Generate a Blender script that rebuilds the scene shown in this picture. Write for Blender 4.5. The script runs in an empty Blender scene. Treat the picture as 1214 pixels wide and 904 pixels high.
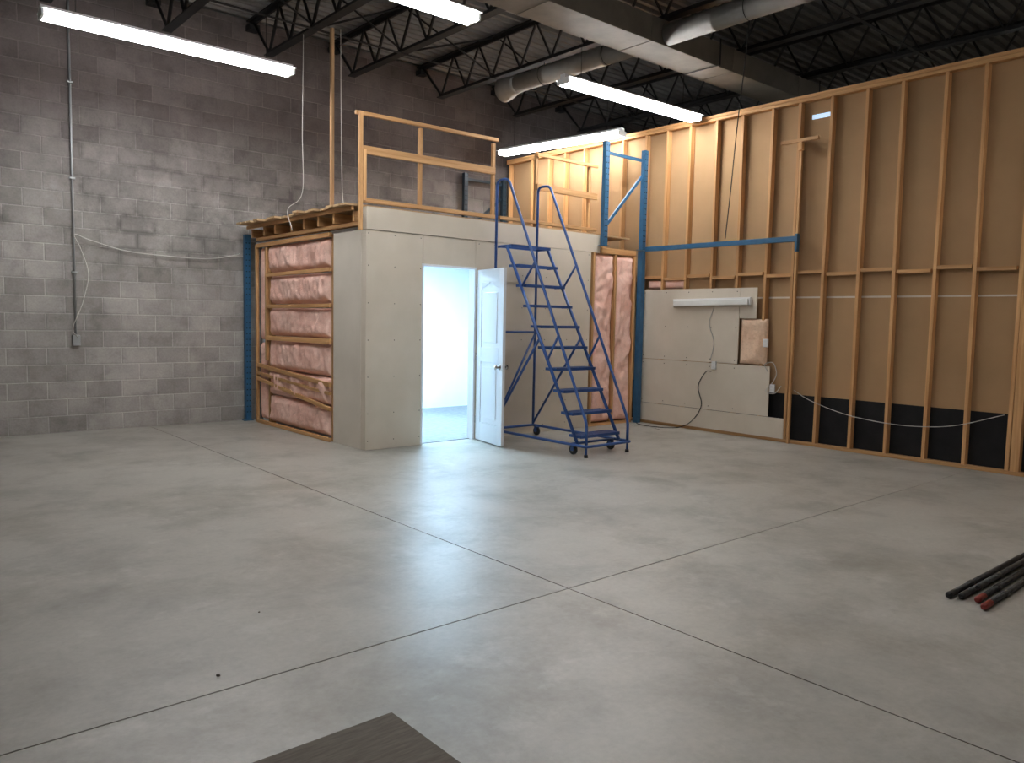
import bpy, bmesh, math, random
from mathutils import Vector, Matrix, noise
random.seed(7)
scn=bpy.context.scene
COL=scn.collection
# ---------------------------------------------------------------- materials
def newmat(name):
    m=bpy.data.materials.new(name); m.use_nodes=True
    nt=m.node_tree; b=nt.nodes["Principled BSDF"]
    return m,nt,b
def nz(nt,co,scale,detail=4,rough=.55,dist=0):
    n=nt.nodes.new("ShaderNodeTexNoise"); n.inputs["Scale"].default_value=scale
    n.inputs["Detail"].default_value=detail; n.inputs["Roughness"].default_value=rough
    n.inputs["Distortion"].default_value=dist
    nt.links.new(co,n.inputs["Vector"]); return n.outputs["Fac"]
def ramp(nt,f,stops):
    r=nt.nodes.new("ShaderNodeValToRGB"); e=r.color_ramp.elements
    while len(e)<len(stops): e.new(.5)
    for i,(p,c) in enumerate(stops):
        e[i].position=p; e[i].color=(c[0],c[1],c[2],1) if not isinstance(c,(int,float)) else (c,c,c,1)
    nt.links.new(f,r.inputs[0]); return r.outputs[0]
def mixc(nt,f,a,b,mode='MIX'):
    m=nt.nodes.new("ShaderNodeMix"); m.data_type='RGBA'; m.blend_type=mode
    for k,v in ((0,f),(6,a),(7,b)):
        if isinstance(v,(int,float)): m.inputs[k].default_value=v if k==0 else (v,v,v,1)
        elif isinstance(v,tuple): m.inputs[k].default_value=(*v,1)
        else: nt.links.new(v,m.inputs[k])
    return m.outputs[2]
def math_(nt,op,a,b=None,c=None):
    m=nt.nodes.new("ShaderNodeMath"); m.operation=op
    for i,v in enumerate((a,b,c)):
        if v is None: continue
        if isinstance(v,(int,float)): m.inputs[i].default_value=v
        else: nt.links.new(v,m.inputs[i])
    return m.outputs[0]
def coord(nt,scale=(1,1,1),kind="Object"):
    t=nt.nodes.new("ShaderNodeTexCoord"); mp=nt.nodes.new("ShaderNodeMapping")
    mp.inputs["Scale"].default_value=scale
    nt.links.new(t.outputs[kind],mp.inputs[0]); return mp.outputs[0]
def shift(nt,o,v):
    mp=nt.nodes.new("ShaderNodeMapping"); mp.inputs["Location"].default_value=v; nt.links.new(o,mp.inputs[0]); return mp.outputs[0]
def bump(nt,b,h,strength=.3,dist=.01):
    n=nt.nodes.new("ShaderNodeBump"); n.inputs["Strength"].default_value=strength
    n.inputs["Distance"].default_value=dist
    nt.links.new(h,n.inputs["Height"]); nt.links.new(n.outputs[0],b.inputs["Normal"])
def nmat(name,c1,c2,scale=8,rough=.6,metal=0,bmp=0,stretch=(1,1,1),lo=.3,hi=.7,rand=0):
    m,nt,b=newmat(name); co=coord(nt,stretch)
    if rand:
        oi=nt.nodes.new("ShaderNodeObjectInfo")
        ad=nt.nodes.new("ShaderNodeVectorMath"); ad.operation='ADD'
        mu=nt.nodes.new("ShaderNodeVectorMath"); mu.operation='SCALE'; mu.inputs[0].default_value=(17,31,23)
        nt.links.new(oi.outputs["Random"],mu.inputs[3]); nt.links.new(co,ad.inputs[0]); nt.links.new(mu.outputs[0],ad.inputs[1]); co=ad.outputs[0]
    f=nz(nt,co,scale); c=ramp(nt,f,[(lo,c1),(hi,c2)])
    if rand:
        v=math_(nt,'MULTIPLY_ADD',oi.outputs["Random"],rand,1-rand/2)
        c=mixc(nt,1.0,c,v,'MULTIPLY')
    nt.links.new(c,b.inputs["Base Color"])
    b.inputs["Roughness"].default_value=rough; b.inputs["Metallic"].default_value=metal
    if bmp: bump(nt,b,f,bmp,.01)
    return m
def wood(name,st): return nmat(name,(.47,.25,.10),(.63,.375,.17),1.2,.65,0,.15,st,.35,.68,rand=.35)
WX=wood("pine_x",(1.2,30,30)); WY=wood("pine_y",(30,1.2,30)); WZ=wood("pine_z",(30,30,1.2))
GYP=nmat("drywall_face",(.60,.535,.435),(.67,.60,.50),2.2,.85)
GYPG=nmat("drywall_grey",(.62,.565,.48),(.70,.64,.55),1.6,.85)
KRAFT=nmat("gypsum_back_paper",(.39,.25,.13),(.46,.295,.155),1.3,.9)
WHITE=nmat("white_paint",(.78,.80,.82),(.82,.84,.86),3,.5)
DOORW=nmat("door_paint",(.78,.79,.81),(.82,.83,.85),3,.35)
def pinkmat(name,a,c,hi):
    m,nt,b=newmat(name); co=coord(nt)
    n1=nz(nt,co,4,3,.5,0); n2=nz(nt,co,38,5,.65,.4)
    k=ramp(nt,n1,[(.35,a),(.62,c)]); k=mixc(nt,.9,k,ramp(nt,n2,[(.3,.86),(.5,1.0),(.68,1.05)]),'MULTIPLY')
    k=mixc(nt,ramp(nt,n2,[(.58,0.0),(.72,.45)]),k,hi)
    nt.links.new(k,b.inputs["Base Color"]); b.inputs["Roughness"].default_value=.9
    b.inputs["Specular IOR Level"].default_value=.2
    bump(nt,b,n2,.6,.012); return m
PINK=pinkmat("pink_fiberglass",(.86,.52,.42),(.92,.63,.53),(.93,.76,.67))
PINKT=pinkmat("faded_fiberglass",(.78,.54,.38),(.86,.65,.48),(.88,.74,.60))
BLUE=nmat("blue_enamel",(.025,.08,.25),(.04,.11,.33),12,.35)
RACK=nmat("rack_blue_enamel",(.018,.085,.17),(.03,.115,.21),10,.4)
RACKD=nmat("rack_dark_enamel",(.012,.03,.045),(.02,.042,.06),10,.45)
DARK=nmat("dark_steel",(.012,.012,.014),(.022,.022,.022),9,.6,.3)
BLACK=nmat("black_felt",(.006,.006,.007),(.013,.013,.014),6,.9)
RUB=nmat("black_rubber",(.012,.012,.012),(.02,.02,.02),9,.7)
GALV=nmat("galvanised_sheet",(.15,.13,.105),(.21,.185,.15),4,.6,.3)
GALVR=nmat("galvanised_round_duct",(.24,.23,.215),(.31,.30,.28),4,.55,.4)
GALVD=nmat("galvanised_deck",(.17,.165,.16),(.24,.235,.225),3,.5,.4)
CHROME=nmat("satin_nickel",(.5,.49,.47),(.6,.58,.55),6,.25,1)
ENAM=nmat("white_enamel",(.78,.78,.77),(.82,.82,.81),4,.4)
GREYP=nmat("grey_conduit",(.32,.33,.33),(.42,.43,.43),8,.45,.5)
CABW=nmat("white_cable",(.50,.48,.44),(.58,.56,.52),8,.5)
RED=nmat("red_paint",(.20,.02,.015),(.30,.05,.03),20,.5)
POLE=nmat("worn_steel_pole",(.02,.02,.022),(.11,.105,.10),14,.5,.5,0,(1.5,12,12))
BOARD=nmat("brown_board",(.09,.072,.053),(.14,.115,.088),5,.8,0,.3,(2,14,2))
TAPE=nmat("joint_mud",(.62,.56,.48),(.7,.64,.56),6,.9)
PLY=nmat("plywood",(.42,.27,.14),(.55,.38,.21),3,.8,0,.1,(1,8,8))
GROOVE=nmat("saw_cut_dirt",(.03,.026,.02),(.06,.05,.04),12,.95)
def emis(name,col,s):
    m,nt,b=newmat(name); b.inputs["Base Color"].default_value=(*col,1)
    b.inputs["Emission Color"].default_value=(*col,1); b.inputs["Emission Strength"].default_value=s
    return m
TUBE=emis("lit_fluorescent_tube",(.98,.985,1),55)
LENS=nmat("unlit_lens",(.72,.73,.70),(.78,.79,.76),4,.3)
def blockmat():
    m,nt,b=newmat("concrete_block")
    t=nt.nodes.new("ShaderNodeTexCoord"); s=nt.nodes.new("ShaderNodeSeparateXYZ"); c=nt.nodes.new("ShaderNodeCombineXYZ")
    nt.links.new(t.outputs["Object"],s.inputs[0]); nt.links.new(s.outputs[0],c.inputs[0]); nt.links.new(s.outputs[2],c.inputs[1])
    o=t.outputs["Object"]
    def brick(ms,sm):
        br=nt.nodes.new("ShaderNodeTexBrick"); br.offset=.5
        br.inputs["Scale"].default_value=1; br.inputs["Brick Width"].default_value=.406; br.inputs["Row Height"].default_value=.203
        br.inputs["Mortar Size"].default_value=ms; br.inputs["Mortar Smooth"].default_value=sm; br.inputs["Bias"].default_value=0
        nt.links.new(c.outputs[0],br.inputs["Vector"]); return br
    br=brick(.010,.8)
    br.inputs["Color1"].default_value=(.285,.265,.245,1); br.inputs["Color2"].default_value=(.40,.375,.35,1); br.inputs["Mortar"].default_value=(.46,.435,.405,1)
    wide=brick(.05,1.0)
    n1=nz(nt,o,.6,5,.6); n2=nz(nt,o,3.2,6,.66,.2); n3=nz(nt,o,45,3,.6); n5=nz(nt,shift(nt,o,(13,5,7)),1.5,7,.70); n7=nz(nt,shift(nt,o,(3,5,2)),2.4,6,.7)
    k=mixc(nt,1,br.outputs["Color"],ramp(nt,n1,[(.38,.80),(.58,1.05)]),'MULTIPLY')
    k=mixc(nt,1,k,ramp(nt,n2,[(.32,.74),(.48,.98),(.66,1.12)]),'MULTIPLY')
    k=mixc(nt,1,k,ramp(nt,n3,[(.3,.88),(.6,1.03)]),'MULTIPLY')
    k=mixc(nt,ramp(nt,n7,[(.54,0.0),(.73,.5)]),k,(.49,.465,.435))
    zz=math_(nt,'SUBTRACT',1.0,math_(nt,'ABSOLUTE',math_(nt,'MULTIPLY',math_(nt,'SUBTRACT',s.outputs[2],2.75),.6)))
    stn=math_(nt,'MULTIPLY',ramp(nt,n5,[(.43,0.0),(.60,1.0)]),math_(nt,'MAXIMUM',zz,.14))
    jm=math_(nt,'MULTIPLY_ADD',wide.outputs["Fac"],.55,.42)
    stn=math_(nt,'MULTIPLY',math_(nt,'MULTIPLY',stn,jm),.95)
    k=mixc(nt,stn,k,(.08,.07,.066))
    top_shade_tint=ramp(nt,math_(nt,'MULTIPLY_ADD',s.outputs[2],.2,math_(nt,'MULTIPLY',n1,.3)),[(.62,0.0),(.96,1.0)])  # purple-brown tint up high, with falloff above the lights put into the colour
    k=mixc(nt,top_shade_tint,k,mixc(nt,1,k,(.37,.325,.33),'MULTIPLY'))
    nt.links.new(k,b.inputs["Base Color"]); b.inputs["Roughness"].default_value=.92
    h=math_(nt,'SUBTRACT',math_(nt,'MULTIPLY',n3,.2),br.outputs["Fac"])
    bump(nt,b,h,.5,.008); return m
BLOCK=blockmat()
def floormat():
    m,nt,b=newmat("polished_concrete")
    t=nt.nodes.new("ShaderNodeTexCoord"); o=t.outputs["Object"]; s=nt.nodes.new("ShaderNodeSeparateXYZ"); nt.links.new(o,s.inputs[0])
    n1=nz(nt,o,.55,3,.5); n2=nz(nt,o,1.5,7,.64,.2); n3=nz(nt,o,30,4,.7); n6=nz(nt,shift(nt,o,(3,8,1)),1.1,9,.72,.2); n8=nz(nt,shift(nt,o,(9,2,4)),3.2,7,.68)
    c=ramp(nt,n1,[(.3,(.36,.342,.302)),(.7,(.425,.407,.365))])
    c=mixc(nt,1,c,ramp(nt,n2,[(.28,.76),(.5,1.0),(.70,1.14)]),'MULTIPLY')
    c=mixc(nt,ramp(nt,n6,[(.48,0.0),(.66,.7)]),c,(.25,.23,.19))
    c=mixc(nt,ramp(nt,n8,[(.57,0.0),(.70,.45)]),c,(.51,.495,.455))
    c=mixc(nt,.6,c,ramp(nt,n3,[(.3,.86),(.6,1.03)]),'MULTIPLY')
    nt.links.new(c,b.inputs["Base Color"])
    r=ramp(nt,n2,[(.3,.48),(.5,.39),(.7,.43)]); nt.links.new(r,b.inputs["Roughness"])
    b.inputs["Specular IOR Level"].default_value=.5
    return m
CONC=floormat()
TILE=nmat("grey_floor_sheet",(.12,.12,.12),(.24,.24,.24),14,.35)
# ---------------------------------------------------------------- builder
WL={}
class B:
    def __init__(s): s.bm=bmesh.new()
    def face(s,vs,m=0):
        f=s.bm.faces.new(vs); f.material_index=m; return f
    def hexa(s,P,m=0):
        v=[s.bm.verts.new(p) for p in P]
        for q in ((3,2,1,0),(4,5,6,7),(0,1,5,4),(1,2,6,5),(2,3,7,6),(3,0,4,7)): s.face([v[i] for i in q],m)
        return s
    def box(s,x0,x1,y0,y1,z0,z1,m=0):
        return s.hexa([(x0,y0,z0),(x1,y0,z0),(x1,y1,z0),(x0,y1,z0),(x0,y0,z1),(x1,y0,z1),(x1,y1,z1),(x0,y1,z1)],m)
    def beam(s,p0,p1,w,h,up=(0,0,1),m=0):
        p0=Vector(p0);p1=Vector(p1);a=(p1-p0).normalized();u=Vector(up)
        sd=a.cross(u)
        if sd.length<1e-4: sd=a.cross(Vector((0,1,0)))
        sd.normalize(); u=sd.cross(a).normalized(); sd=sd*(w/2);u=u*(h/2)
        return s.hexa([p0-sd-u,p0+sd-u,p1+sd-u,p1-sd-u,p0-sd+u,p0+sd+u,p1+sd+u,p1-sd+u],m)
    def tube(s,pts,r,n=8,m=0,closed=False):
        pts=[Vector(p) for p in pts]; N=len(pts); rings=[]; prev=None
        rr=r if isinstance(r,(list,tuple)) else [r]*N
        for i,p in enumerate(pts):
            if closed: d=pts[(i+1)%N]-pts[i-1]
            elif i==0: d=pts[1]-p
            elif i==N-1: d=p-pts[i-1]
            else: d=(pts[i+1]-p).normalized()+(p-pts[i-1]).normalized()
            d.normalize()
            if prev is None:
                a=Vector((0,0,1)) if abs(d.z)<.9 else Vector((1,0,0)); u=d.cross(a).normalized()
            else:
                u=prev-d*prev.dot(d)
                u=u.normalized()
            prev=u; w=d.cross(u)
            rings.append([s.bm.verts.new(p+(u*math.cos(2*math.pi*k/n)+w*math.sin(2*math.pi*k/n))*rr[i]) for k in range(n)])
        L=N if closed else N-1
        for i in range(L):
            a=rings[i];b=rings[(i+1)%N]
            for k in range(n):
                f=s.face([a[k],a[(k+1)%n],b[(k+1)%n],b[k]],m); f.smooth=True
        if not closed:
            s.face(rings[0][::-1],m); s.face(rings[-1],m)
        return s
    def cyl(s,p0,p1,r,n=16,m=0,r2=None): return s.tube([p0,p1],[r,r if r2 is None else r2],n,m)
    def done(s,name,mats,parent=None,label=None,cat=None,kind=None,group=None,bev=0,smooth=False,org=None):
        bmesh.ops.recalc_face_normals(s.bm,faces=s.bm.faces)
        vs=s.bm.verts
        if org is None:
            xs=[v.co.x for v in vs];ys=[v.co.y for v in vs];zs=[v.co.z for v in vs]
            org=Vector(((min(xs)+max(xs))/2,(min(ys)+max(ys))/2,min(zs)))
        org=Vector(org)
        for v in vs: v.co-=org
        me=bpy.data.meshes.new(name); s.bm.to_mesh(me); s.bm.free()
        if not isinstance(mats,(list,tuple)): mats=[mats]
        for q in mats: me.materials.append(q)
        if smooth:
            for p in me.polygons: p.use_smooth=True
        o=bpy.data.objects.new(name,me); COL.objects.link(o)
        WL[o.name]=org
        if parent: o.parent=parent; o.location=org-WL[parent.name]
        else: o.location=org
        if bev:
            md=o.modifiers.new("b","BEVEL"); md.width=bev; md.segments=2; md.limit_method='ANGLE'
        if label and (not parent or cat is None): o["label"]=label
        if not parent and cat: o["category"]=cat
        if kind: o["kind"]=kind
        if group: o["group"]=group
        return o
def thing(name,loc,label,cat,group=None,kind=None):
    o=bpy.data.objects.new(name,None); COL.objects.link(o); o.location=loc; o.empty_display_size=.1
    WL[o.name]=Vector(loc); o["label"]=label; o["category"]=cat
    if group:o["group"]=group
    if kind:o["kind"]=kind
    return o
def rnd(pts,r=.08,k=5,closed=False):
    pts=[Vector(p) for p in pts]; out=[]; N=len(pts)
    for i,p in enumerate(pts):
        if not closed and i in(0,N-1): out.append(p); continue
        a=pts[i-1];b=pts[(i+1)%N]; da=(a-p);db=(b-p); q=min(r,da.length*.45,db.length*.45)
        A=p+da.normalized()*q; C=p+db.normalized()*q
        for j in range(k+1):
            t=j/k; out.append(A*(1-t)**2+p*2*t*(1-t)+C*t*t)
    return out
def spline(pts,k=8):
    P=[Vector(p) for p in pts]; P=[P[0]*2-P[1]]+P+[P[-1]*2-P[-2]]; out=[]
    for i in range(1,len(P)-2):
        for j in range(k):
            t=j/k; a,b,c,d=P[i-1:i+3]
            out.append(.5*((2*b)+(c-a)*t+(2*a-5*b+4*c-d)*t*t+(3*b-a-3*c+d)*t**3))
    out.append(P[-2]); return out
def setting(name,b,mat,label,bev=0,org=None):
    return b.done(name,mat,label=label,cat=name.split("_")[0],kind="structure",bev=bev,org=org)
# ---------------------------------------------------------------- room shell
XR=8.8; YB=10.5; CZ=5.36
# slab with real saw-cut control joints
b=B(); g=.0042; JXc,JYc=2.95,2.92
b.box(-3.6,14.1,-4.1,YB+.2,-.12,-.010,1)
for (x0,x1) in((-3.6,JXc-g),(JXc+g,14.1)):
    for (y0,y1) in((-4.1,JYc-g),(JYc+g,YB+.2)):
        b.box(x0,x1,y0,y1,-.0099,0,0)
setting("floor",b,[CONC,GROOVE],"grey sealed concrete slab with saw-cut control joints",org=(0,0,0))
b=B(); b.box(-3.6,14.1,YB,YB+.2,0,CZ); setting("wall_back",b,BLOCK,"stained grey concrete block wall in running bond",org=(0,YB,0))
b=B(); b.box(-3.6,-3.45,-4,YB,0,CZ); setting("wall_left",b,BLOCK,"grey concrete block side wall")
b=B(); b.box(-3.45,14,-4.1,-3.95,0,CZ); setting("wall_front",b,GYPG,"plain grey wallboard wall")
b=B(); b.box(13.95,14.1,-3.95,YB,0,CZ); setting("wall_far",b,GYPG,"plain wall of the neighbouring bay")
b=B()
b.box(XR+.095,XR+.11,-3.9,YB-.005,.60,4.14,0)
b.box(XR+.095,XR+.11,-3.9,YB-.005,0.0,.60,1)
b.box(XR+.092,XR+.095,-3.9,7.3,1.78,1.80,2)
setting("wall_right",b,[KRAFT,BLACK,TAPE],"tan gypsum board back with black felt strip along its foot")
b=B(); b.box(XR+.087,XR+.0945,4.68,4.92,3.90,3.95); setting("panel_glow_1",b,emis("bluish_glow",(.55,.75,1),.75),"small glowing bluish-white panel high in the stud wall")  # emissive panel makes the bluish bright patch; no opening is cut
b=B(); prof=[]; y=-4.0
while y<YB:
    prof+= [(y,CZ),(y+.045,CZ),(y+.06,CZ+.045),(y+.135,CZ+.045)]; y+=.15
prof.append((YB,CZ))
r0=[b.bm.verts.new((-3.5,p[0],p[1])) for p in prof]; r1=[b.bm.verts.new((14,p[0],p[1])) for p in prof]
for i in range(len(prof)-1): b.face([r0[i],r0[i+1],r1[i+1],r1[i]])
b.box(-3.5,14,-4,YB,CZ+.08,CZ+.12)
setting("ceiling",b,GALVD,"corrugated galvanised steel roof deck")
# ---------------------------------------------------------------- joists
def joist(x):
    T=thing("steel_joist",(x,3.4,4.76),"black open-web steel roof joist under the metal deck","roof joist","steel roof joists")
    zb,zt=4.76,5.34; y0,y1=-3.9,YB-.02
    b=B(); b.box(x-.055,x+.055,y0+.6,y1-.55,zb,zb+.012); b.box(x-.014,x+.014,y0+.6,y1-.55,zb+.012,zb+.06)
    b.done("bottom_chord",DARK,T)
    b=B(); b.box(x-.06,x+.06,y0,y1,zt-.012,zt); b.box(x-.014,x+.014,y0,y1,zt-.065,zt-.012)
    b.box(x-.07,x+.07,y1-.14,y1,zt-.14,zt-.066)
    b.done("top_chord",DARK,T)
    b=B(); yy=y1-.6; n=int((y1-y0-1.2)/.6); P=[(x,y1-.1,zt-.03)]
    for i in range(n+1):
        P.append((x,yy,zb+.03)); P.append((x,yy-.3,zt-.03)); yy-=.6
    b.tube(P,.022,6)
    b.done("web_member",DARK,T)
JX=[-2,-.7,.55,1.8,3.05,4.3,5.5,7.0,8.5,10.0,11.5,13.0]
for x in JX: joist(x)
for y in (8.6,4.2,1.2):
    T=thing("joist_bridging",(5,y,4.75),"dark steel angle and cross bracing tying the roof joists","joist bridging","joist bridging")
    b=B(); b.box(-3.4,13.9,y-.022,y+.022,4.752,4.7595); b.done("bridging_angle",DARK,T)
    for a,c in zip(JX,JX[1:]):
        b=B(); b.cyl((a+.06,y+.01,4.80),(c-.06,y+.01,5.30),.013,5); b.done("cross_brace",DARK,T)
        b=B(); b.cyl((a+.06,y-.015,5.30),(c-.06,y-.015,4.80),.013,5); b.done("cross_brace",DARK,T)
# ---------------------------------------------------------------- ducts
T=thing("rectangular_duct",(5,5.85,4.46),"long rectangular galvanised sheet metal air duct hung below the joists","air duct")
b=B(); b.box(-3.3,12.5,5.62,6.08,4.47,4.74); b.done("duct_body",GALV,T,bev=.004)
x=-2.4
while x<12.4:
    b=B(); b.box(x,x+.012,5.614,6.086,4.464,4.744); b.done("seam_flange",GALV,T); x+=1.52
for x in (1.2,4.3,7.9,10.2):
    b=B(); b.box(x-.012,x+.012,5.56,6.14,4.459,4.463)
    for y in (5.562,6.138): b.box(x-.012,x+.012,y-.002,y+.002,4.463,4.758)
    b.done("hanger_strap",DARK,T)
RX,DZ=6.99,4.59
def rduct(ya,yb,flare,lab):
    T=thing("round_duct",(RX,(ya+yb)/2,DZ-.14),lab,"air duct","round air ducts")
    pts=[(RX,ya,DZ)];rr=[.112];y=ya-.6
    while y>yb+.2:
        pts+=[(RX,y,DZ),(RX,y-.004,DZ),(RX,y-.03,DZ),(RX,y-.034,DZ)]; rr+=[.112,.1155,.1155,.112]; y-=1.0
    pts.append((RX,yb,DZ)); rr.append(.112)
    b=B(); b.tube(pts,rr,28); b.done("duct_body",GALVR,T)
    if flare:
        b=B(); b.tube([(RX,ya+.26,DZ-.02),(RX,ya+.20,DZ-.02),(RX,ya+.02,DZ),(RX,ya-.04,DZ)],[.16,.155,.122,.122],28); b.done("flared_collar",GALVR,T)
    for y in ([7.6,6.5] if flare else [4.6,2.6,.6]):
        b=B(); b.tube([(RX+.119*math.cos(a*math.pi/12),y,DZ+.119*math.sin(a*math.pi/12)) for a in range(24)],.004,4,closed=True); b.cyl((RX,y,DZ+.12),(RX,y,4.758),.006,6)
        b.done("hanger_strap",DARK,T)
rduct(8.15,6.095,True,"round galvanised air duct with an open flared end")
rduct(5.605,-3.0,False,"long round galvanised air duct leaving the rectangular duct")
# ---------------------------------------------------------------- strip lights
def strip(p0,p1,lab,z=4.17,tm=TUBE,hang=5.36):
    p0=Vector((*p0,z));p1=Vector((*p1,z)); a=(p1-p0).normalized(); s_=a.cross(Vector((0,0,1))); mid=(p0+p1)/2
    T=thing("strip_light",mid-Vector((0,0,.05)),lab,"fluorescent light","hung fluorescent strip lights")
    b=B(); b.beam(p0+Vector((0,0,.028)),p1+Vector((0,0,.028)),.075,.05)
    for sg in(-1,1):
        q=[p0+s_*sg*.0375+Vector((0,0,.006)),p1+s_*sg*.0375+Vector((0,0,.006)),p1+s_*sg*.125+Vector((0,0,.001)),p0+s_*sg*.125+Vector((0,0,.001))]
        b.hexa([v for v in q]+[v+Vector((0,0,.003)) for v in q])
    b.done("housing",ENAM,T)
    for sg in(-1,1):
        b=B(); o=s_*sg*.062; b.cyl(p0+a*.025+o-Vector((0,0,.034)),p1-a*.025+o-Vector((0,0,.034)),.028,12); b.done("fluorescent_tube",tm,T)
    for e,d in((p0,1),(p1,-1)):
        b=B(); b.beam(e-Vector((0,0,.026)),e+a*d*.022-Vector((0,0,.026)),.18,.065); b.done("lamp_socket",ENAM,T)
    if hang:
        for t in(.12,.88):
            c=p0.lerp(p1,t); b=B(); b.cyl(c+Vector((0,0,.054)),(c.x,c.y,hang),.004,6); b.done("hanging_wire",DARK,T)
    return T
strip((1.48,8.42),(3.92,8.42),"lit eight-foot white fluorescent strip hung near the block wall",hang=4.745)
strip((1.96,5.72),(4.40,5.72),"lit eight-foot white fluorescent strip below the rectangular duct",hang=4.465,z=4.14)
strip((6.28,6.52),(8.70,6.46),"unseen eight-foot fluorescent strip added to light the near stud wall")
strip((8.22,9.92),(8.56,7.62),"lit fluorescent strip hung over the loft",z=4.15,hang=4.745,tm=emis("loft_fluorescent_tube",(.98,.985,1),36))  # weaker tubes over the loft
strip((1.5,2.4),(3.94,2.4),"unseen lit eight-foot white fluorescent strip over open floor",hang=4.745,tm=emis("dimmed_foreground_tube",(.98,.985,1),40))  # unseen strip above the frame, tubes dimmed to keep the foreground darker
strip((5.6,.5),(8.0,.5),"unseen eight-foot fluorescent strip added to light the near stud wall",hang=4.745,tm=emis("right_fill_tube",(1,.97,.93),24))  # unseen lamp added to lift the right end of the stud wall
strip((10.4,4.4),(12.8,4.4),"unseen fluorescent strip added in the neighbouring bay to light its roof deck",z=3.7,tm=emis("bay_fill_tube",(.9,.96,1),42),hang=4.745)  # added out of sight behind the stud wall to brighten the deck beyond
# ---------------------------------------------------------------- insulation batt
def batt(axis,u0,u1,v0,v1,base,dep,T,amp=.035,mat=PINK):
    bm=B(); nu=max(6,int((u1-u0)/.018)); nv=max(6,int((v1-v0)/.018)); G=[]
    sd=random.random()*50
    for i in range(nu+1):
        row=[]
        for j in range(nv+1):
            u=u0+(u1-u0)*i/nu; v=v0+(v1-v0)*j/nv
            e=min(u-u0,u1-u,v-v0,v1-v); f=min(1,e/.08); f=math.sin(f*math.pi/2)
            d=.01+dep*f if f>0 else .0
            q=Vector((u*5.5+sd,v*3.0,sd)); w=noise.noise_vector(q)*.3
            n1=noise.noise(q+w); n3=noise.noise(q*3.2+w); n4=noise.noise(Vector((u*32,v*22+sd,2)))
            d+=f*(amp*(.65*n1+.35*n3)+.005*n4)
            row.append(bm.bm.verts.new((base-d,u,v) if axis=='X' else (u,base-d,v)))
        G.append(row)
    for i in range(nu):
        for j in range(nv): bm.face([G[i][j],G[i+1][j],G[i+1][j+1],G[i][j+1]])
    bd=[G[i][0] for i in range(nu)]+[G[nu][j] for j in range(nv)]+[G[i][nv] for i in range(nu,0,-1)]+[G[0][j] for j in range(nv,0,-1)]
    off=Vector((.03,0,0)) if axis=='X' else Vector((0,.03,0))
    bk=[bm.bm.verts.new(v.co+off) for v in bd]
    for i in range(len(bd)): bm.face([bd[i],bd[(i+1)%len(bd)],bk[(i+1)%len(bd)],bk[i]])
    bm.face(bk)
    return bm.done("insulation_batt",mat,T,label="crinkled pink fibreglass insulation batt",smooth=True)
# ---------------------------------------------------------------- stud wall framing
T=thing("stud_framing",(XR+.045,5,0),"pine two-by-four stud framing over tan gypsum board","wall framing")
for k in range(-5,20):
    y=2.62+.4*k+random.uniform(-.025,.025)
    if k==19: y=10.40
    lean=random.uniform(-.012,.012)
    b=B(); b.hexa([(XR,y-.018-lean,.042),(XR+.086,y-.018-lean,.042),(XR+.086,y+.018-lean,.042),(XR,y+.018-lean,.042),(XR,y-.018+lean,4.10),(XR+.086,y-.018+lean,4.10),(XR+.086,y+.018+lean,4.10),(XR,y+.018+lean,4.10)])
    b.done("stud",WZ,T,bev=.003)
B().box(XR,XR+.086,.5,YB-.03,.002,.04).done("bottom_plate",WY,T,bev=.003)
B().box(XR,XR+.086,.5,YB-.03,4.102,4.14).done("top_plate",WY,T,bev=.003)
B().box(XR,XR+.086,.5,YB-.03,4.142,4.18).done("top_plate",WY,T,bev=.003)
for k in range(-5,19):
    y=2.62+.4*k; z=2.07+(.02 if k%2 else -.012)
    B().box(XR+.003,XR+.083,y+.023,y+.377,z-.019,z+.019).done("blocking",WY,T)
B().box(XR,XR+.086,2.50,2.58,.042,4.10).done("stud",WZ,T,bev=.003)
batt('X',5.345,5.72,.94,1.52,XR+.02,.035,T,mat=PINKT)
batt('X',6.66,7.0,1.93,2.04,XR+.05,.02,T); batt('X',7.04,7.30,1.93,2.04,XR+.05,.02,T)
T=thing("wooden_post",(XR-.03,4.98,0),"pine post with a short cross block, fixed over the studs","wooden post")
B().box(XR-.042,XR-.003,4.96,4.99,.002,3.66).done("post",WZ,T,bev=.003)
B().box(XR-.082,XR-.044,4.74,5.22,3.62,3.66).done("cross_block",WY,T,bev=.003)
B().box(XR-.10,XR-.044,4.93,4.98,3.52,3.615).done("cleat",WZ,T,bev=.003)
T=thing("drywall_cladding",(XR-.01,6.3,0),"unpainted grey drywall sheets screwed over the lower studs","drywall sheet")
xa,xb=XR-.016,XR-.003
B().box(xa,xb,5.74,7.34,.937,1.915).done("sheet",GYP,T)
B().box(xa,xb,5.49,5.735,1.525,1.915).done("sheet",GYP,T)
B().box(xa,xb,5.27,7.34,.302,.93).done("sheet",GYP,T)
B().box(xa,xb,5.05,7.34,.045,.296).done("sheet",GYP,T)
b=B()
for zz in (.98,1.87,.88,.35,1.4):
    for i in range(5):
        yy=5.78+.38*i; b.cyl((xa-.001,yy,zz),(xa+.002,yy,zz),.007,6)
b.done("screw_head",DARK,T,kind="stuff")
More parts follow.
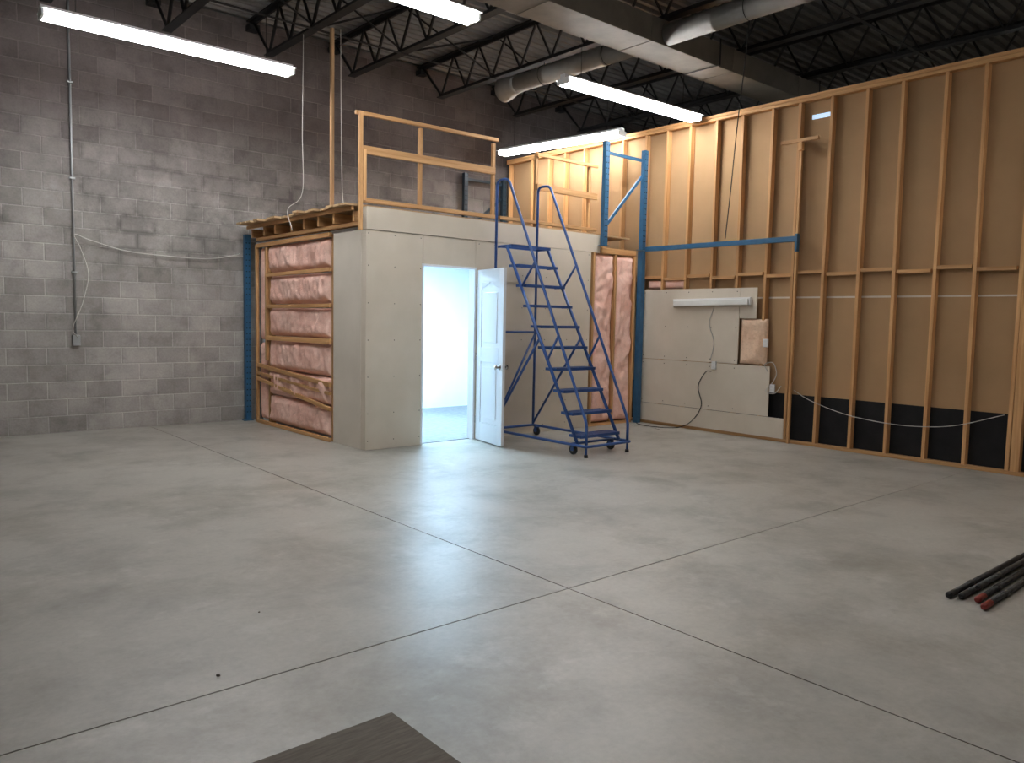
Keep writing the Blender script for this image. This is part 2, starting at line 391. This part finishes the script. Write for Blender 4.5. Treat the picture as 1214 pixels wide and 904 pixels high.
# ---------------------------------------------------------------- office walls
OY=7.38; OX=4.27
b=B()
def pan(x0,x1,z0,z1,y=OY,m=0): b.box(x0+.002,x1-.002,y,OY+.10,z0+.002,z1-.002,m)
pan(OX,5.0,0,2.38); pan(5.0,5.75,2.05,2.38); pan(5.75,6.07,0,2.38); pan(6.07,7.73,0,2.38)
pan(OX,6.07,2.38,2.62,OY-.012); pan(6.07,7.90,2.38,2.62)
W=setting("wall_office_front",b,GYP,"unpainted drywall front of a small built-in office")
b=B()
for x in (4.3,4.63,4.97,5.80,6.04,6.12,6.5,6.9,7.3,7.68):
    for z in (.1,.4,.8,1.2,1.6,2.0,2.34): b.cyl((x,OY-.0012,z),(x,OY+.001,z),.006,6)
b.done("screw_head",DARK,W,kind="stuff")
b=B(); b.box(OX-.0,OX+.11,OY+.102,8.10,0,2.38); setting("wall_office_side",b,GYPG,"narrow drywall strip beside the pink insulation")
b=B(); b.box(4.40,4.44,8.11,10.32,0,2.38); setting("wall_office_interior_side",b,WHITE,"white painted inner office wall")
b=B(); b.box(4.40,7.98,10.34,10.38,0,2.38); setting("wall_office_interior_back",b,WHITE,"white painted inner office wall seen through the doorway")
b=B(); b.box(7.93,7.98,7.62,10.33,0,2.38); setting("wall_office_interior_right",b,WHITE,"white painted inner office wall")
b=B(); b.box(5.80,7.92,7.485,7.50,0,2.38); b.box(4.45,4.94,7.485,7.50,0,2.38); setting("wall_office_interior_front",b,WHITE,"white painted inner office wall beside the door")
b=B(); b.box(4.29,7.98,7.50,10.33,2.385,2.42); setting("ceiling_office",b,WHITE,"white painted office ceiling")
b=B(); b.box(4.45,7.92,7.44,10.33,.0005,.006); setting("floor_office",b,TILE,"mottled grey sheet floor inside the office")
T=thing("office_ceiling_light",(5.9,8.7,2.3),"lit cool white ceiling panel light inside the office","ceiling light")
B().box(5.25,6.55,8.4,9.0,2.335,2.384).done("housing",ENAM,T)
B().box(5.28,6.52,8.43,8.97,2.325,2.334).done("diffuser",emis("cool_diffuser",(.50,.77,1),112),T)
b=B(); b.box(4.985,5.012,OY-.004,OY+.106,0,2.06); b.box(5.738,5.765,OY-.004,OY+.106,0,2.06); b.box(5.012,5.738,OY-.004,OY+.106,2.035,2.06)
setting("trim_1",b,DOORW,"white painted door jamb",bev=.002)
hin=Vector((5.785,OY-.025,0)); ax=Vector((-.205,-.979,0)).normalized(); nrm=Vector((0,0,1)).cross(ax)
Lw=.665; M=Matrix(((ax.x,nrm.x,0,hin.x),(ax.y,nrm.y,0,hin.y),(0,0,1,0),(0,0,0,1)))
T=thing("door_1",(hin.x,hin.y,.01),"white two-panel interior door standing wide open","door",kind="structure")
b=B(); t=.0175
for x0,x1,z0,z1 in ((0,.11,.01,2.03),(Lw-.11,Lw,.01,2.03),(.11,Lw-.11,.01,.23),(.11,Lw-.11,.95,1.12),(.11,Lw-.11,1.88,2.03)):
    b.box(x0,x1,-t,t,z0,z1)
b.box(.11,Lw-.11,-t+.009,t-.009,.23,.95); b.box(.11,Lw-.11,-t+.009,t-.009,1.12,1.88)
for sg in(0,1):
    xs=.11 if sg==0 else Lw-.11; d=1 if sg==0 else -1
    for k in range(5):
        w=.04*(5-k); b.box(min(xs,xs+d*w),max(xs,xs+d*w),-t+.002,t-.002,1.87-.012*(k+1),1.881-.012*k)
for z0,z1 in((.29,.89),(1.18,1.76)): b.box(.165,Lw-.165,-t+.002,t-.002,z0,z1)
b.bm.transform(M); b.done("door_leaf",DOORW,T,bev=.003)
for sg in(-1,1):
    b=B(); x=Lw-.065; y0=sg*.0175
    b.cyl((x,y0,.91),(x,y0+sg*.008,.91),.032,20); b.cyl((x,y0+sg*.008,.91),(x,y0+sg*.035,.91),.011,12)
    b.tube([(x,y0+sg*d,.91) for d in(.034,.042,.055,.066,.07)],[.014,.025,.029,.022,.008],20)
    b.bm.transform(M); b.done("door_knob",CHROME,T,smooth=True)
for z in(.25,1.0,1.8):
    b=B(); b.cyl((-.006,-.02,z-.045),(-.006,-.02,z+.045),.007,8); b.bm.transform(M); b.done("hinge",CHROME,T)
# ---------------------------------------------------------------- side framing + insulation
T=thing("insulated_side_framing",(4.3,9.3,0),"rough pine boards nailed across crinkled pink insulation","wall framing")
def hb(y0,z0,y1,z1,h=.045):
    b=B(); b.beam((4.242,y0,z0),(4.242,y1,z1),.035,h); b.done("cross_board",WY,T,bev=.003)
hb(8.12,.024,10.16,.024); hb(8.12,2.37,10.16,2.36,.05); hb(8.12,1.98,9.86,1.965); hb(8.12,1.57,9.86,1.56); hb(8.12,1.16,9.86,1.15,.06)
hb(8.12,.66,10.16,.78,.05); hb(8.12,.56,10.16,.67,.035); hb(8.12,.38,10.16,.60,.045)
B().box(4.272,4.36,8.115,8.15,.002,2.38).done("stud",WZ,T,bev=.003)
B().box(4.272,4.36,9.86,9.90,.002,2.38).done("stud",WZ,T,bev=.003)
B().box(4.235,4.27,10.18,10.23,.002,2.38).done("stud",WZ,T,bev=.003)
B().box(4.235,4.27,9.87,9.92,.85,2.33).done("stud",WZ,T,bev=.003)
for z0,z1 in((.05,.40),(.41,.74),(.75,1.13),(1.185,1.54),(1.595,1.95),(2.0,2.345)):
    batt('X',8.16,9.84,z0,z1,4.31,.055,T,amp=.055)
batt('X',9.93,10.16,.06,1.08,4.31,.04,T); batt('X',9.93,10.16,1.12,2.33,4.31,.04,T)
T=thing("insulated_corner_framing",(8.3,7.43,0),"narrow pine studs either side of pink insulation","wall framing")
for x in(7.78,8.22,8.63): B().box(x-.019,x+.019,OY-.012,OY+.09,.04,2.38).done("stud",WZ,T,bev=.003)
B().box(7.76,8.65,OY,OY+.09,.002,.038).done("bottom_plate",WX,T)
B().box(7.93,8.65,OY-.0,OY+.09,2.385,2.46).done("header",WX,T,bev=.003)
batt('Y',7.80,8.20,.05,2.37,OY+.06,.065,T,amp=.06); batt('Y',8.24,8.61,.05,2.37,OY+.06,.065,T,amp=.06)
b=B(); b.box(7.74,8.65,7.51,7.52,.002,2.38); b.done("backing_board",BLACK,T)
# ---------------------------------------------------------------- deck
T=thing("loft_deck",(6.4,8.9,2.44),"wooden loft deck of rough planks on pine joists","loft deck")
b=B(); y=OY+.12
while y<10.2:
    w=.14; e=4.07+random.uniform(-.07,.08); b.box(e,8.64,y,y+w-.014,2.628,2.65); y+=w
b.done("deck_plank",PLY,T,kind="stuff")
B().box(4.17,4.205,OY+.14,10.35,2.585,2.626).done("rim_board",WY,T,bev=.003)
B().box(4.235,4.272,OY+.12,10.2,2.425,2.465).done("ledger_board",WY,T,bev=.003)
for i in range(8):
    y=OY+.18+i*.385; B().box(4.21+random.uniform(-.02,.03),7.92,y,y+.04,2.475,2.583).done("deck_joist",WX,T)
# ---------------------------------------------------------------- guard rails
GZ=2.66
T=thing("guard_rail",(5.1,OY+.02,GZ),"rough pine guard rail along the loft edge","railing","loft guard rails")
B().box(4.16,4.20,OY-.055,OY-.016,2.36,3.58).done("post",WZ,T,bev=.003)
B().box(4.203,4.243,OY-.055,OY-.016,2.67,3.20).done("post",WZ,T,bev=.003)
for x in(4.97,6.02): B().box(x-.02,x+.02,OY+.015,OY+.055,2.70,3.55).done("post",WZ,T,bev=.003)
b=B(); b.beam((4.14,OY-.0,3.57),(6.06,OY-.0,3.59),.035,.04); b.done("top_rail",WX,T,bev=.003)
b=B(); b.beam((4.20,OY-.0,3.20),(6.02,OY-.0,3.22),.03,.085); b.done("mid_rail",WX,T,bev=.003)
b=B(); b.beam((4.20,OY+.01,2.68),(6.06,OY+.01,2.68),.05,.045); b.done("bottom_rail",WX,T,bev=.003)
T=thing("guard_rail",(7.6,OY+.02,GZ),"pine guard rail beside the blue rack frame","railing","loft guard rails")
for x in(6.72,): B().box(x-.02,x+.02,OY+.015,OY+.055,2.60,3.56).done("post",WZ,T,bev=.003)
B().box(7.66,7.70,OY+.015,OY+.055,2.70,3.50).done("post",WZ,T,bev=.003)
B().box(6.70,7.80,OY-.02,OY+.013,3.50,3.54).done("top_rail",WX,T,bev=.003)
B().box(6.70,7.80,OY-.02,OY+.013,3.08,3.16).done("mid_rail",WX,T,bev=.003)
B().box(6.10,7.80,OY-.02,OY+.04,2.66,2.70).done("bottom_rail",WX,T,bev=.003)
B().box(4.385,4.42,8.37,8.42,2.657,4.74).done("timber_strut",nmat("weathered_pine",(.34,.20,.10),(.46,.29,.15),1.2,.7,0,.1,(30,30,1.2)),label="tall pine strut from loft deck up to the roof joists",cat="wooden post",bev=.003)
# ---------------------------------------------------------------- rack frames
def rcol(x,y,z0,z1,T,mt=RACK):
    b=B(); w=.075
    b.box(x-w/2,x+w/2,y-.035,y-.031,z0,z1); b.box(x-w/2,x-w/2+.004,y-.031,y+.03,z0,z1); b.box(x+w/2-.004,x+w/2,y-.031,y+.03,z0,z1)
    b.box(x-.065,x+.065,y-.05,y+.05,z0,z0+.008)
    z=z0+.12
    while z<z1-.04:
        for dx in(-.018,.018): b.cyl((x+dx,y-.0362,z),(x+dx,y-.033,z),.009,6,1)
        z+=.0508*1.5
    b.done("rack_column",[mt,BLACK],T)
def rframe(y,x0,x1,z0,z1,lab,zs,mt=RACK):
    T=thing("rack_upright_frame",((x0+x1)/2,y,z0),lab,"pallet rack frame","blue rack frames")
    rcol(x0,y,z0,z1,T,mt); rcol(x1,y,z0,z1,T,mt)
    for (za,zb_) in zs:
        b=B(); b.beam((x0+.04,y+.01,za),(x1-.04,y+.01,zb_),.025,.04); b.done("brace",mt,T)
    return T
rframe(OY-.06,7.90,8.70,2.47,3.86,"blue steel pallet rack upright frame with diagonal brace",[(3.72,3.72),(2.75,3.50)])
B().box(8.663,8.737,OY-.10,OY-.02,.001,2.46).done("rack_post",RACK,label="blue steel rack leg in the corner beside pink insulation",cat="rack post")
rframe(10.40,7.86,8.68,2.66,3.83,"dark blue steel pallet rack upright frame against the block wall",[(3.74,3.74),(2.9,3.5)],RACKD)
T=thing("rack_post",(4.20,10.42,0),"blue steel pallet rack leg against the block wall","rack post")
rcol(4.20,10.42,.002,2.52,T)
T=thing("rack_beam",(8.62,6.1,2.46),"blue steel pallet rack beam with end connector plate","rack beam")
B().box(8.70,8.74,4.96,7.27,2.45,2.515).done("beam",RACK,T,bev=.004)
B().box(8.69,8.75,4.93,4.958,2.33,2.54).done("connector_plate",RACK,T,bev=.002)
# ---------------------------------------------------------------- rolling ladder
xl,xr=5.97,6.63
T=thing("rolling_ladder",((xl+xr)/2,6.5,0),"blue steel rolling warehouse ladder with ten steps and handrails","ladder")
R=.016
def strg(z): return 5.88+(z-.22)*(7.08-5.88)/(2.33-.22)
def one(name,p,q,r=R): b=B(); b.cyl(p,q,r,8); b.done(name,BLUE,T)
for x in(xl,xr):
    b=B(); b.tube([(x,strg(.12),.12),(x,strg(2.31),2.31)],.0185,8); b.done("stringer",BLUE,T)
    b=B(); b.tube(rnd([(x,5.70,.12),(x,5.70,.36),(x,7.06,3.09),(x,7.27,3.09),(x,7.27,.14)],.075),R,8); b.done("handrail",BLUE,T)
    for t_ in(.34,.64):
        p=Vector((x,5.70,.36)).lerp(Vector((x,7.06,3.09)),t_); q=Vector((x,strg(p.z-.28),p.z-.28)); one("handrail_strut",p,q,R*.8)
    one("side_brace",(x,7.27,.15),(x,strg(1.25),1.25),R*.9)
b=B(); b.tube(rnd([(xl-.03,5.67,.12),(xr+.03,5.67,.12),(xr+.03,7.30,.12),(xl-.03,7.30,.12)],.05,closed=True),R,8,closed=True)
b.done("base_frame",BLUE,T)
for p,q in(((xl-.03,5.92,.12),(xr+.03,5.92,.12)),((xl,7.27,1.3),(xr,7.27,1.3)),((xl,7.27,.15),(xr,7.27,1.28))):
    one("cross_member",p,q,R*.85)
for i in range(10):
    z=.22+.2344*i; y=strg(z); d=.18 if i<9 else .26; f=y-.08
    b=B(); b.box(xl+.018,xr-.018,f,f+.006,z-.032,z); b.box(xl+.018,xr-.018,f+d-.006,f+d,z-.025,z)
    b.box(xl+.018,xl+.024,f,f+d,z-.03,z); b.box(xr-.024,xr-.018,f,f+d,z-.03,z)
    k=int((d-.02)/.026)
    for j in range(k):
        yy=f+.008+j*.026; b.box(xl+.024,xr-.024,yy,yy+.015,z-.006,z-.001)
    b.done("step" if i<9 else "platform",BLUE,T)
for x,y in((xl+.03,5.92),(xr-.03,5.92),(xl,7.2),(xr,7.2)):
    b=B()
    b.tube([(x-.014,y,.055),(x-.012,y,.055),(x+.012,y,.055),(x+.014,y,.055)],[.046,.053,.053,.046],20)
    b.cyl((x-.017,y,.055),(x+.017,y,.055),.018,12,1)
    b.done("caster_wheel",[RUB,CHROME],T)
    b=B(); b.box(x-.024,x-.02,y-.022,y+.022,.045,.115); b.box(x+.02,x+.024,y-.022,y+.022,.045,.115); b.box(x-.024,x+.024,y-.03,y+.03,.108,.114)
    b.done("caster_fork",BLUE,T)
for x in(xl,xr):
    b=B(); b.cyl((x,5.70,.0),(x,5.70,.03),.024,12,1,.02); b.cyl((x,5.70,.03),(x,5.70,.13),.013,8); b.done("rubber_foot",[BLUE,RUB],T)
# ---------------------------------------------------------------- wall electrics
T=thing("electrical_conduit",(2.13,10.48,1.05),"grey surface conduit with outlet box and draped cable on block wall","conduit")
b=B(); b.cyl((2.13,10.478,1.16),(2.13,10.478,5.3),.013,8); b.done("pipe",GREYP,T)
B().box(2.09,2.17,10.44,10.498,1.04,1.165).done("outlet_box",GREYP,T,bev=.003)
for z in(1.9,3.0,4.1):
    b=B(); b.box(2.10,2.16,10.46,10.499,z,z+.02); b.done("pipe_clip",GREYP,T)
b=B(); b.tube(spline([(2.14,10.432,1.14),(2.09,10.432,1.25),(2.20,10.44,1.55),(2.27,10.445,1.9),(2.19,10.445,2.2),(2.13,10.44,2.35),(2.3,10.455,2.30),(2.7,10.457,2.20),(3.2,10.457,2.17),(3.7,10.457,2.17),(4.05,10.45,2.24),(4.12,10.45,2.27)]),.006,6)
b.done("power_cable",CABW,T,label="thin pale cable draped across the block wall")
b=B(); b.tube(spline([(8.785,4.93,.66),(8.785,4.7,.55),(8.785,4.3,.44),(8.785,3.9,.39),(8.785,3.5,.385),(8.785,3.1,.44),(8.785,2.65,.60)]),.0045,6)
b.done("loose_cable",CABW,label="white cable sagging across the lower studs",cat="cable")
b=B(); b.tube(spline([(8.765,5.28,.86),(8.765,5.33,.95),(8.765,5.22,.98),(8.765,5.16,.85),(8.765,5.22,.72),(8.765,5.30,.62),(8.765,5.18,.60),(8.765,5.09,.70)]),.005,6)
b.done("loose_cable",CABW,label="looped white cable end beside the black felt",cat="cable")
b=B(); b.tube(spline([(8.74,6.1,.82),(8.755,6.2,.80),(8.77,6.32,.6),(8.76,6.25,.35),(8.76,6.4,.12),(8.70,6.6,.012),(8.5,6.9,.009),(8.55,7.15,.009),(8.62,7.25,.009)]),.006,6)
b.done("loose_cable",RUB,label="dark power cord hanging down the drywall to the floor",cat="cable")
b=B(); b.tube(spline([(8.775,6.12,1.66),(8.77,6.18,1.45),(8.775,6.1,1.2),(8.77,6.14,.97)]),.004,6)
b.done("loose_cable",GREYP,label="thin cord hanging from the wall light",cat="cable")
b=B(); b.tube(spline([(8.35,6.6,.008),(8.45,6.85,.008),(8.38,7.1,.008),(8.5,7.22,.008)]),.006,6)
b.done("loose_cable",CABW,label="white cord lying on the floor by the wall",cat="cable")
T=thing("wall_strip_light",(XR-.05,6.16,1.68),"unlit white four-foot strip light fixed on the drywall","wall light")
b=B(); b.beam((XR-.038,5.56,1.745),(XR-.038,6.77,1.725),.04,.10); b.done("housing",ENAM,T,bev=.004)
b=B(); b.beam((XR-.07,5.58,1.735),(XR-.07,6.75,1.715),.022,.075); b.done("lens",LENS,T,bev=.008)
for (y,z,lab) in((5.33,1.22,"white outlet box by the pink insulation"),(5.21,.66,"white outlet box above the black felt"),(6.08,.90,"white outlet box on the drywall seam")):
    T=thing("outlet_box",(XR-.03,y,z-.055),lab,"electrical outlet","wall outlet boxes")
    B().box(XR-.045,XR-.018,y-.032,y+.032,z-.052,z+.052).done("box",ENAM,T,bev=.003)
    for q in(.008,-.036): B().box(XR-.049,XR-.045,y-.018,y+.018,z+q,z+q+.028).done("socket",LENS,T)
b=B(); b.tube(spline([(7.26,4.76,4.75),(7.26,4.80,4.2),(7.25,4.86,3.5),(7.26,4.91,2.9),(7.25,4.95,2.36)]),.0055,6)
b.done("hanging_cord",RUB,label="long thin black cord hanging from the roof joists",cat="cord")
b=B(); b.tube(spline([(4.22,8.75,4.72),(4.20,8.74,3.6),(4.19,8.72,2.9),(4.0,8.7,2.68),(3.96,8.5,2.42)]),.004,6)
b.done("hanging_cord",CABW,label="thin white cord hanging from the joists to the deck",cat="cord")
b=B(); b.tube(spline([(4.46,8.30,4.72),(4.46,8.28,3.6),(4.47,8.27,2.9),(4.46,8.2,2.68)]),.004,6)
b.done("hanging_cord",CABW,label="thin white cord running beside the pine strut",cat="cord")
# ---------------------------------------------------------------- floor items
B().box(.25,1.476,1.55,2.35,.001,.014).done("flat_board",BOARD,label="brown hardboard sheet lying flat on the concrete",cat="board",bev=.002)
def pole(x0,y,z,L,r,red,ang):
    T=thing("support_pole",(x0+L/2,y,0),"worn dark steel telescoping pole "+("with red painted end" if red else "lying on the concrete"),"steel pole","bundle of steel poles")
    dy=math.sin(ang); p=lambda d:(x0+d,y+dy*d,z)
    b=B(); b.cyl(p(.05),p(L*.55),r,16); b.cyl(p(L*.55),p(L),r*.8,16); b.done("shaft",POLE,T)
    b=B(); b.tube([p(0),p(.015),p(.03),p(.035),p(.11)],[r*.75,r*1.15,r*1.15,r*1.05,r*1.05],16); b.done("end_cap",RED if red else RUB,T)
    b=B(); b.cyl(p(.30),p(.345),r*1.2,16); b.done("collar",POLE,T)
pole(4.46,1.555,.019,2.1,.0155,False,-.006)
pole(4.50,1.505,.019,2.2,.0155,False,.0)
pole(4.51,1.43,.019,2.2,.0155,True,.008)
pole(4.42,1.37,.019,2.0,.0155,True,.0)
pole(4.62,1.466,.053,2.0,.014,False,.004)
for (x,y,s_) in((1.10,3.05,.008),(1.5,3.6,.005)):
    b=B(); bmesh.ops.create_icosphere(b.bm,subdivisions=1,radius=s_,matrix=Matrix.Translation((x,y,s_*.5)))
    for v in b.bm.verts: v.co.z=max(.0005,v.co.z*.8); v.co.x+=random.uniform(-.3,.3)*s_
    b.done("debris_chip",BOARD,label="small brown chip of debris on the concrete",cat="debris",group="debris chips")
# ---------------------------------------------------------------- world + camera
w=bpy.data.worlds.new("w"); scn.world=w; w.use_nodes=True
w.node_tree.nodes["Background"].inputs[0].default_value=(.5,.55,.6,1); w.node_tree.nodes["Background"].inputs[1].default_value=.05
cam=bpy.data.cameras.new("cam"); co=bpy.data.objects.new("camera",cam); COL.objects.link(co)
right=Vector((.7585,-.6514,.0197)).normalized(); fwd=Vector((.6507,.7552,-.0790)); fwd=(fwd-right*fwd.dot(right)).normalized(); up=right.cross(fwd)
Mx=Matrix((right,up,-fwd)).transposed().to_4x4(); Mx.translation=(0,0,1.45); co.matrix_world=Mx
cam.sensor_width=36; cam.lens=924/1214*36; cam.clip_start=.05
scn.camera=co
scn.view_settings.view_transform='Standard'; scn.view_settings.exposure=0; scn.view_settings.gamma=.95
